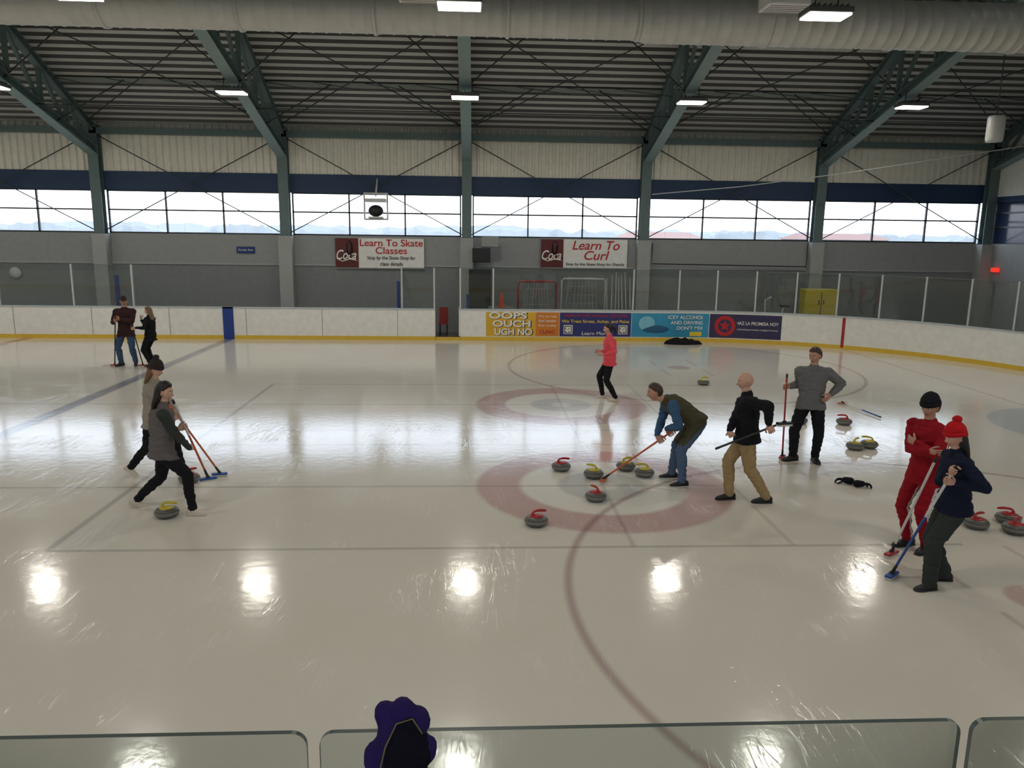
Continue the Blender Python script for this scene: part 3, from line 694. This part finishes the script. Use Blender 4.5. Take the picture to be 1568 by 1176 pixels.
def human(H,pel,yaw,feet,hands,lean=0,lean2=None,side=0,twist=0,head=(0,0,0),fem=False,top=None,sleeve=None,pants=None,shoe=None,sole=None,skin='a',hair=None,style='short',hat=None,hatm=None,hem=-.16,loose=.024,glove=None,kneedir=None,vox=.0115,neckpush=0,collar=.515,pl=0.008,stripe=None):
    k=H/1.75; pel=V(pel); skin=SK[skin]
    fw=V((math.cos(yaw),math.sin(yaw),0)); lf=V((-math.sin(yaw),math.cos(yaw),0))
    mats=[top,sleeve or top,pants,shoe,skin]; prim=[]; base=MB()
    lean2=lean if lean2 is None else lean2
    def spine(t):
        p=pel.copy(); n=12; T_=t*k
        for i in range(n):
            q=(i+.5)/n*t/.53; a=lean+(lean2-lean)*max(0,min(1,q)); p=p+(V((0,0,1))*math.cos(a)+fw*math.sin(a)+lf*math.sin(side)*.8).normalized()*T_/n
        a=lean+(lean2-lean)*max(0,min(1,t/.53)); u=(V((0,0,1))*math.cos(a)+fw*math.sin(a)+lf*math.sin(side)*.8).normalized()
        tw=twist*max(0,min(1,t/.45)); ff=(fw*math.cos(tw)+lf*math.sin(tw)); l_=u.cross(ff).normalized(); f_=l_.cross(u)
        return p,u,f_,l_
    sw=.92 if fem else 1.04; hw=1.02 if fem else 1.0
    rows=[(-.10,.125*hw,.095),(-.05,.160*hw,.112),(.03,.160*hw,.112),(.12,.142*sw,.104),(.24,.152*sw,.114),(.34,.168*sw,.120),(.42,.170*sw,.112),(.47,.130*sw,.090),(.505,.078,.072),(.53,.060,.062)]
    def addloft(rows,mi,add=0):
        cs=[];A=[];B=[];ra=[];rb=[]
        for t,w_,d_ in rows:
            p,u,f_,l_=spine(t); cs.append(p);A.append(l_);B.append(f_);ra.append((w_+add)*k);rb.append((d_+add)*k)
        base.loft(cs,A,B,ra,rb,skin,24)
        for i in range(len(rows)-1): prim.append(('e',cs[i],cs[i+1],A[i],B[i],(ra[i],ra[i+1]),(rb[i],rb[i+1]),mi))
    addloft([r for r in rows if r[0]<=.13],2,.006)
    w0=(.172*hw if hem<.0 else .155)+pl*.6; addloft([(hem,w0+.004,.128+pl*.6),(hem+.02,w0+.006,.130+pl*.6)]+[r for r in rows if r[0]>hem+.05 and r[0]<.5],0,loose)
    p0,u0,f0,l0=spine(.44); p1,u1,f1,l1=spine(.55)
    hc=spine(.53)[0]+(u1*.62+V((0,0,1))*.38+fw*.10).normalized()*.155*k+fw*neckpush
    def cap(a,b,r1,r2,mi,seg=12):
        a=V(a);b=V(b); base.tube([a,a.lerp(b,.5),b],[r1*k,(r1+r2)/2*k,r2*k],skin,seg); prim.append(('c',a,b,r1*k,r2*k,mi))
    cap(p0,hc-V((0,0,.04*k)),.060 if not fem else .052,.054 if not fem else .047,4)
    cap(spine(.46)[0],spine(collar)[0],.084,.072,0)
    ps_,us,fs_,ls=spine(.445)
    for sd,sg in (('L',1),('R',-1)):
        sh=ps_+ls*sg*.182*sw*k
        cap(ps_+ls*sg*.07*k+us*.02*k,sh,.066,.060,0)
        spec=hands[sd]; l1=.285*k;l2=.255*k
        if spec[0]=='grip':
            g_=V(spec[1]); pd=V(spec[2]).normalized(); dd=g_-sh
            if len(spec)>4 and spec[4]: dd=V(spec[4])
            d_=(dd-pd*dd.dot(pd)).normalized(); n_=(pd.cross(d_) if sd=='R' else d_.cross(pd)); 
            wr=g_-d_*.072*k-n_*.024*k; curl=1.25
        else:
            wr=V(spec[1]); d_=V(spec[2]); n_=V(spec[5]) if len(spec)>5 else (ls*-sg); curl=spec[4] if len(spec)>4 and spec[4] is not None else .45
        pole=V(spec[3]) if len(spec)>3 and spec[3] else (-fs_*.7-V((0,0,.5))+ls*sg*.35)
        mx=(l1+l2)*1.02
        if (wr-sh).length>mx: wr=sh+(wr-sh).normalized()*mx
        el=ik(sh,wr,l1,l2,pole); f2=1.04 if not fem else .90
        lo_=loose*.5
        cap(sh,sh.lerp(el,.5),.060*f2+lo_,.053*f2+lo_,1); cap(sh.lerp(el,.5),el,.053*f2+lo_,.045*f2+lo_,1)
        cap(el,el.lerp(wr,.45),.045*f2+lo_,.041*f2+lo_,1); cap(el.lerp(wr,.45),wr-(wr-el).normalized()*.015,.041*f2+lo_,.030*f2+lo_*.7,1)
        make_hand(extra,wr,d_,n_,sd,curl,glove or skin,k*(.95 if fem else 1.0)*(1.12 if glove else 1))
    pp,pu,pf,pll=spine(-.03)
    for sd,sg in (('L',1),('R',-1)):
        fx,fy,fz,fyaw,fp=feet[sd]
        fd=V((math.cos(fyaw)*math.cos(fp),math.sin(fyaw)*math.cos(fp),-math.sin(fp))); fl=V((-math.sin(fyaw),math.cos(fyaw),0)); fu=fd.cross(fl)
        heel=V((fx,fy,fz)); ank=heel+fd*.03*k+fu*.085*k
        hip=pp+pll*sg*.088*hw*k
        kd=V(kneedir[sd]) if kneedir else V((math.cos(fyaw),math.sin(fyaw),0))*.6+fw*.6
        kn=ik(hip,ank,.43*k,.42*k,kd)
        cap(hip,hip.lerp(kn,.5),.090+pl,.077+pl,2); cap(hip.lerp(kn,.5),kn,.077+pl,.060+pl,2)
        cal=kn.lerp(ank,.3)-fd*.012*k; cap(kn,cal,.059+pl,.058+pl,2); cap(cal,ank+fu*.01*k,.058+pl,.041+pl*1.2,2)
        sc_=k*(.93 if fem else 1.0); cs=[];A=[];B=[];ra=[];rb=[]
        for u_,wd_,hh_ in ((-.062,.024,.035),(-.05,.034,.045),(-.01,.038,.050),(.05,.040,.044),(.11,.046,.034),(.16,.045,.026),(.195,.034,.020),(.208,.018,.012)):
            cs.append(heel+fd*(u_+.0)*sc_+fu*hh_*sc_);A.append(fl);B.append(fu);ra.append(wd_*sc_);rb.append(hh_*sc_)
        base.loft(cs,A,B,ra,rb,skin,16,power=2.6)
        for i in range(len(cs)-1): prim.append(('e',cs[i],cs[i+1],A[i],B[i],(ra[i],ra[i+1]),(rb[i],rb[i+1]),3))
        sl=[c_-fu*(hz_-.010) for c_,hz_ in zip(cs,rb)]
        extra.loft(sl,A,B,[r+.004 for r in ra],[.011]*len(cs),sole or shoe,16,power=3)
    tmp=base.obj('tmp'); tmp.data.validate()
    m1=tmp.modifiers.new('r','REMESH'); m1.mode='VOXEL'; m1.voxel_size=vox*k; m1.use_smooth_shade=True
    m2=tmp.modifiers.new('s','SMOOTH'); m2.factor=.5; m2.iterations=4
    dg=bpy.context.evaluated_depsgraph_get(); ev=tmp.evaluated_get(dg); me=ev.to_mesh()
    n=len(me.vertices); co=np.empty(n*3); me.vertices.foreach_get('co',co); co=co.reshape(-1,3); no=np.empty(n*3); me.vertices.foreach_get('normal',no); no=no.reshape(-1,3)
    polys=[tuple(p.vertices) for p in me.polygons]
    fc=np.array([co[list(p)].mean(0) for p in polys])
    U0_=np.array(spine(0)[1]); PL=np.array(pel)
    def classify(P):
        best=np.full(len(P),1e9); idx=np.zeros(len(P),int); lat=np.zeros(len(P))
        for pr_ in prim:
            a=np.array(pr_[1]);b=np.array(pr_[2]); ab=b-a; t=np.clip(((P-a)@ab)/max(ab@ab,1e-9),0,1); q=P-(a+t[:,None]*ab)
            if pr_[0]=='c':
                r=pr_[3]+(pr_[4]-pr_[3])*t; dd=np.linalg.norm(q,axis=1)-r; mi=pr_[5]
            else:
                A_=np.array(pr_[3]);B_=np.array(pr_[4]); ra_=pr_[5][0]+(pr_[5][1]-pr_[5][0])*t; rb_=pr_[6][0]+(pr_[6][1]-pr_[6][0])*t
                qa=q@A_;qb=q@B_; nn=np.sqrt((qa/ra_)**2+(qb/rb_)**2); ax=ab/np.linalg.norm(ab); ov=np.abs(q@ax); dd=(nn-1)*np.minimum(ra_,rb_); dd=np.maximum(dd,ov); mi=pr_[7]
            if mi==4: dd=dd+.004
            if mi==3: dd=dd-.003
            u_=dd<best; best[u_]=dd[u_]; idx[u_]=mi
            if stripe is not None:
                l3=np.array(lf); la=np.abs(q@l3)/(np.linalg.norm(q,axis=1)+1e-9); lat[u_]=la[u_]
        rel=(P-PL); s_=rel@U0_/k; near=np.linalg.norm(rel,axis=1)<.42*k
        m_=near&np.isin(idx,(0,2))
        idx[m_&(s_<hem)]=2; idx[m_&(s_>=hem)]=0
        return idx,lat
    (idx,lat),(vidx,_)=classify(fc),classify(co)
    for i in range(n):
        c=vidx[i]
        if c in (0,1,2):
            p=V(co[i]); l_=p-pel
            n1=noise.noise(V((l_.x*6,l_.y*6,l_.z*15))); n2=noise.noise(V((l_.x*13+5,l_.y*13,l_.z*26)))
            d_=(.28-abs(n1))*.020+(.25-abs(n2))*.010
            co[i]+=no[i]*d_
    out=MB(); out.mats=list(dict.fromkeys([m for m in mats])); mm=[out.mi(m) for m in mats]
    fi=np.array([mm[i] for i in idx])
    if stripe is not None:
        si=out.mi(stripe); fi[(lat>.975)&np.isin(idx,(1,2))&((fc[:,2]<pel.z-.1)|(idx==1))]=si
    out.add([tuple(c) for c in co],polys,fi)
    ev.to_mesh_clear(); bpy.data.objects.remove(tmp,do_unlink=True)
    o=len(out.v); out.v+=extra.v
    for q,mi_,s_ in zip(extra.f,extra.m,extra.sm): out.f.append(tuple(o+i for i in q)); out.m.append(out.mi(extra.mats[mi_])); out.sm.append(s_)
    make_head(out,hc,yaw+head[0],head[1],head[2],k*(.98 if fem else 1.0),skin,hair,style,hat,hatm,fem)
    return out
def person(name,*a,**kw):
    global extra
    extra=MB(); out=human(*a,**kw); return out.obj(name,(a[1][0],a[1][1],0))
D=math.radians
def cloth(n,c,**k): return mat(n,c,.85,bump=.25,bscale=180,var=.14,nscale=14,spec=.2,**k)
c_black=cloth('black_fabric',(26,27,32)); c_jeans=cloth('denim',(66,86,116)); c_jeans2=cloth('denim_blue',(84,104,132))
c_plaid=cloth('plaid_jacket',(62,40,42)); c_vest=cloth('grey_vest',(104,98,96)); c_gsl=cloth('green_grey_knit',(58,62,60)); c_beige=cloth('beige_jacket',(160,150,136))
c_pink=cloth('coral_jacket',(236,88,98)); c_olive=cloth('olive_sweater',(80,76,56)); c_bsl=cloth('blue_sleeve',(62,94,128)); c_khaki=cloth('khaki',(166,142,102)); c_grey=cloth('grey_sweater',(112,112,112))
c_red=cloth('red_tracksuit',(150,20,34)); c_navy=cloth('navy_sweater',(24,30,50)); c_dgrn=cloth('dark_green_pants',(54,60,57)); c_rhat=cloth('red_knit',(190,26,32)); c_dhat=cloth('dark_knit',(56,46,46)); c_wst=cloth('white_stripe',(214,208,204))
s_white=mat('shoe_white',(214,202,186),.6); s_black=mat('shoe_black',(24,24,26),.5); s_wsole=mat('sole_white',(220,218,210),.6)
h_black=mat('hair_black',(24,20,20),.45,var=.3,nscale=40); h_brown=mat('hair_brown',(66,46,34),.5,var=.3,nscale=40); h_lbr=mat('hair_light_brown',(122,92,62),.5,var=.3,nscale=40)

broom((-9.19,19.93,0),(-9.02,19.80,1.28),br,bk,.3)
person('man_in_plaid_jacket',1.84,(-8.92,20.12,.93),D(-80),dict(L=(-8.75,20.15,0,D(-70),0),R=(-9.07,20.08,0,D(-110),0)),
  dict(L=('free',(-8.93,19.86,1.22),(-.9,-.1,.15),(.5,-.2,-.7),.5,(0,1,0)),R=('grip',(-9.03,19.81,1.2),(.13,-.1,1),None)),head=(D(10),D(8),0),top=c_plaid,pants=c_jeans,shoe=s_black,hair=h_brown,hat='cap',hatm=c_dhat,skin='b',vox=.014,pl=.014)
broom((-8.48,19.92,0),(-8.62,19.75,1.12),br,bk,.2)
person('woman_in_black',1.58,(-8.30,20.08,.80),D(165),dict(L=(-8.28,19.95,0,D(190),0),R=(-8.32,20.2,0,D(160),0)),
  dict(L=('grip',(-8.6,19.77,1.0),(-.12,-.15,1),None),R=('free',(-8.47,20.0,1.2),(-.2,.0,1),(-.2,.2,-1),.9,(1,0,0))),head=(D(10),D(10),0),fem=True,top=c_black,pants=c_black,shoe=s_black,hair=h_lbr,style='long',vox=.014)
broom((-3.60,10.68,0),(-4.22,10.60,1.10),bb,bo,.2)
person('sweeper_in_beige_jacket',1.70,(-4.50,10.78,.86),D(-5),dict(L=(-4.22,10.88,0,D(0),0),R=(-4.92,10.76,.06,D(-10),D(30))),
  dict(L=('grip',(-4.13,10.61,.94),(-.62,-.08,1.1),None),R=('grip',(-4.01,10.63,.73),(-.62,-.08,1.1),None)),lean=D(3),lean2=D(8),head=(0,D(16),0),fem=True,top=c_beige,pants=c_black,shoe=s_white,hair=h_lbr,style='long',hat='pom',hatm=c_dhat)
broom((-3.33,9.44,.33),(-3.72,9.52,1.34),bb,bo,.5,pc2=bw)
person('sweeper_in_grey_vest',1.76,(-3.80,9.27,.83),D(6),dict(L=(-4.27,9.42,.03,D(15),D(22)),R=(-3.46,9.14,0,D(-5),0)),
  dict(R=('grip',(-3.475,9.41,.72),(-.39,.08,1.0),None),L=('grip',(-3.60,9.49,1.02),(-.39,.08,1.0),None)),lean=D(2),lean2=D(8),twist=D(18),head=(D(-4),D(14),0),fem=True,top=c_vest,sleeve=c_gsl,pants=c_black,shoe=s_white,hair=h_black,style='long',hem=-.12,loose=.028)
person('woman_in_pink_jacket',1.68,(2.88,16.0,.86),D(172),dict(R=(2.80,16.15,0,D(178),0),L=(3.02,15.80,.0,D(180),0)),
  dict(L=('free',(2.70,15.78,1.00),(-1,.1,.1),None,.6),R=('free',(2.68,16.05,1.02),(-1,-.2,.1),None,.6)),lean=D(-2),lean2=D(8),head=(0,D(10),0),fem=True,top=c_pink,pants=c_black,shoe=s_white,hair=h_black,style='pony',vox=.014,hem=-.12)
broom((1.84,10.36,0),(2.80,10.26,.80),bo,bo,1.2)
person('man_bending_with_broom',1.80,(3.10,10.32,.90),D(178),dict(R=(2.88,10.52,0,D(176),0),L=(2.93,10.14,0,D(184),0)),
  dict(L=('grip',(2.73,10.27,.74),(.96,-.1,.76),(.3,-.6,.2)),R=('grip',(2.60,10.28,.64),(.96,-.1,.76),(.3,.6,.2))),lean=D(48),lean2=D(66),head=(0,D(12),0),top=c_olive,sleeve=c_bsl,pants=c_jeans2,shoe=s_black,sole=s_wsole,hair=h_brown,skin='b',pl=.012,neckpush=.02,hem=-.06)
broom((3.90,9.22,1.10),(3.10,9.34,.78),bk,bk,.2)
person('bald_man_in_black_jacket',1.78,(3.56,9.56,.91),D(160),dict(L=(3.86,9.47,0,D(178),0),R=(3.42,9.62,0,D(186),0)),
  dict(L=('grip',(3.74,9.245,1.055),(-.8,.12,-.36),(.6,-.5,-.3)),R=('grip',(3.20,9.325,.835),(-.8,.12,-.36),(-.5,.5,-.6))),lean=D(2),lean2=D(6),head=(D(15),D(8),0),top=c_black,pants=c_khaki,shoe=s_black,hair=None,style='bald',skin='a',pl=.018,loose=.034,hem=-.10)
broom((4.87,11.50,0),(4.80,11.40,1.36),br,br,1.0)
person('man_in_grey_sweater',1.86,(5.20,11.38,.95),D(-105),dict(R=(5.03,11.42,0,D(-165),0),L=(5.33,11.38,0,D(-95),0)),
  dict(R=('grip',(4.815,11.42,1.17),(-.07,-.1,1.3),(.1,.5,-1)),L=('free',(5.43,11.22,1.10),(-.7,-.35,-.6),(1,.3,.1),.5,(-.6,.8,0))),lean=D(-2),lean2=D(4),head=(D(-38),D(14),0),top=c_grey,pants=c_black,shoe=s_black,hair=h_brown,skin='b',pl=.014,hem=-.10,loose=.03)
broom((4.59,7.74,0),(4.86,7.58,1.15),br,bw,.6)
person('man_in_red_tracksuit',1.80,(5.02,7.98,.93),D(205),dict(L=(5.06,7.86,0,D(212),0),R=(4.96,8.04,0,D(190),0)),
  dict(L=('free',(4.82,7.90,1.24),(-.2,.9,.15),(.1,-.8,-.6),.6,(.9,.2,0)),R=('free',(4.86,7.74,1.18),(.5,-.9,.1),(-.4,.5,-.8),.6,(.8,.4,0))),lean=D(0),lean2=D(6),head=(D(5),D(10),0),top=c_red,pants=c_red,shoe=s_black,hair=h_black,hat='beanie',hatm=c_black,skin='b',pl=.010,stripe=c_wst)
broom((4.30,7.20,0),(4.60,6.86,1.28),bb,bb,.7,pc2=bw)
person('woman_in_navy_sweater',1.70,(4.74,7.02,.88),D(172),dict(L=(4.55,6.92,0,D(188),0),R=(4.83,7.12,0,D(170),0)),
  dict(L=('grip',(4.57,6.895,1.14),(.3,-.34,1.28),(.6,-.5,-.4)),R=('grip',(4.595,6.87,1.24),(.3,-.34,1.28),(.1,.6,-.6),(-.5,-1,0))),lean=D(0),lean2=D(8),head=(D(12),D(10),0),fem=True,top=c_navy,pants=c_dgrn,shoe=s_black,hair=h_black,style='long',hat='pom',hatm=c_rhat,pl=.022,loose=.034,hem=-.09)

# ------------------------------------------------------------ things on the ice
def glovemesh(mb,c,yaw,m,k=1.0):
    c=V(c); d=V((math.cos(yaw),math.sin(yaw),.05)); make_hand(mb,c,d,V((0,0,-1)),'R',.7,m,k)
    mb.tube([c-d*.05,c-d*.02,c+d*.02],[.05*k,.048*k,.042*k],m,12)
mb=MB(); glovemesh(mb,(5.30,10.24,.055),2.6,c_black,1.05); mb.obj('black_glove',(5.30,10.24,0))
mb=MB(); glovemesh(mb,(5.42,10.08,.055),-.3,c_black,1.05); mb.obj('black_glove',(5.42,10.08,0))
mb=MB(); mb.ell((6.85,24.75,.0),(.62,.22,.16),c_black,None,36,16,lambda p:V((p.x*(1+.15*noise.noise(p*5)),p.y,max(0,p.z*(1+.9*noise.noise(p*6+V((3,1,0)))))))); mb.obj('folded_black_jacket')
broom((7.76,15.50,0),(7.92,14.25,.03),bo,bw,.1,pc2=bb)

# padded winter mitten perched over the near glass edge, one soft surface
pur=cloth('purple_fleece',(54,36,92)); blkn=cloth('black_fleece',(20,18,28)); pip=mat('olive_piping',(130,118,66),.7)
gy=1.375; PX=lambda px,py,dy=0:V((-.145+(px-627)/750,gy+dy,2.515-(py-1052)/630))
mb=MB()
for px,py,rx,rz,dy in ((630,1128,.056,.078,0),(628,1190,.070,.080,0),(633,1072,.024,.028,.0),(606,1082,.022,.032,.004),(655,1088,.024,.030,.002),(669,1126,.020,.034,-.004),(592,1136,.024,.040,-.006),(585,1172,.022,.036,-.004),(672,1176,.020,.034,0)):
    c=PX(px,py,dy); mb.ell(c,(rx,min(rx,.050)*.92,rz),pur,None,20,14)
tmp=mb.obj('tmpm'); r_=tmp.modifiers.new('r','REMESH'); r_.mode='VOXEL'; r_.voxel_size=.004; s2=tmp.modifiers.new('s','SMOOTH'); s2.factor=.5; s2.iterations=16
ev=tmp.evaluated_get(bpy.context.evaluated_depsgraph_get()); me=ev.to_mesh()
vs=[v.co+v.normal*(.004*noise.noise(v.co*40)+.0012*noise.noise(v.co*130)) for v in me.vertices]; fs=[tuple(p.vertices) for p in me.polygons]
out=MB(); ip=out.mi(pur); ib=out.mi(blkn); ml=[]
for p in me.polygons:
    c=p.center; q=((c.x-PX(640,0).x)/.046)**2+((c.z-PX(0,1142).z)/.100)**2
    ml.append(ib if q<1 else ip)
out.add(vs,fs,np.array(ml)); ev.to_mesh_clear(); bpy.data.objects.remove(tmp,do_unlink=True)
out.tube([PX(594,1178,-.048),PX(600,1140,-.050),PX(610,1104,-.044),PX(625,1080,-.028),PX(648,1075,-.024),PX(662,1094,-.026)],.0016,pip,6)
out.obj('fleece_mitten')
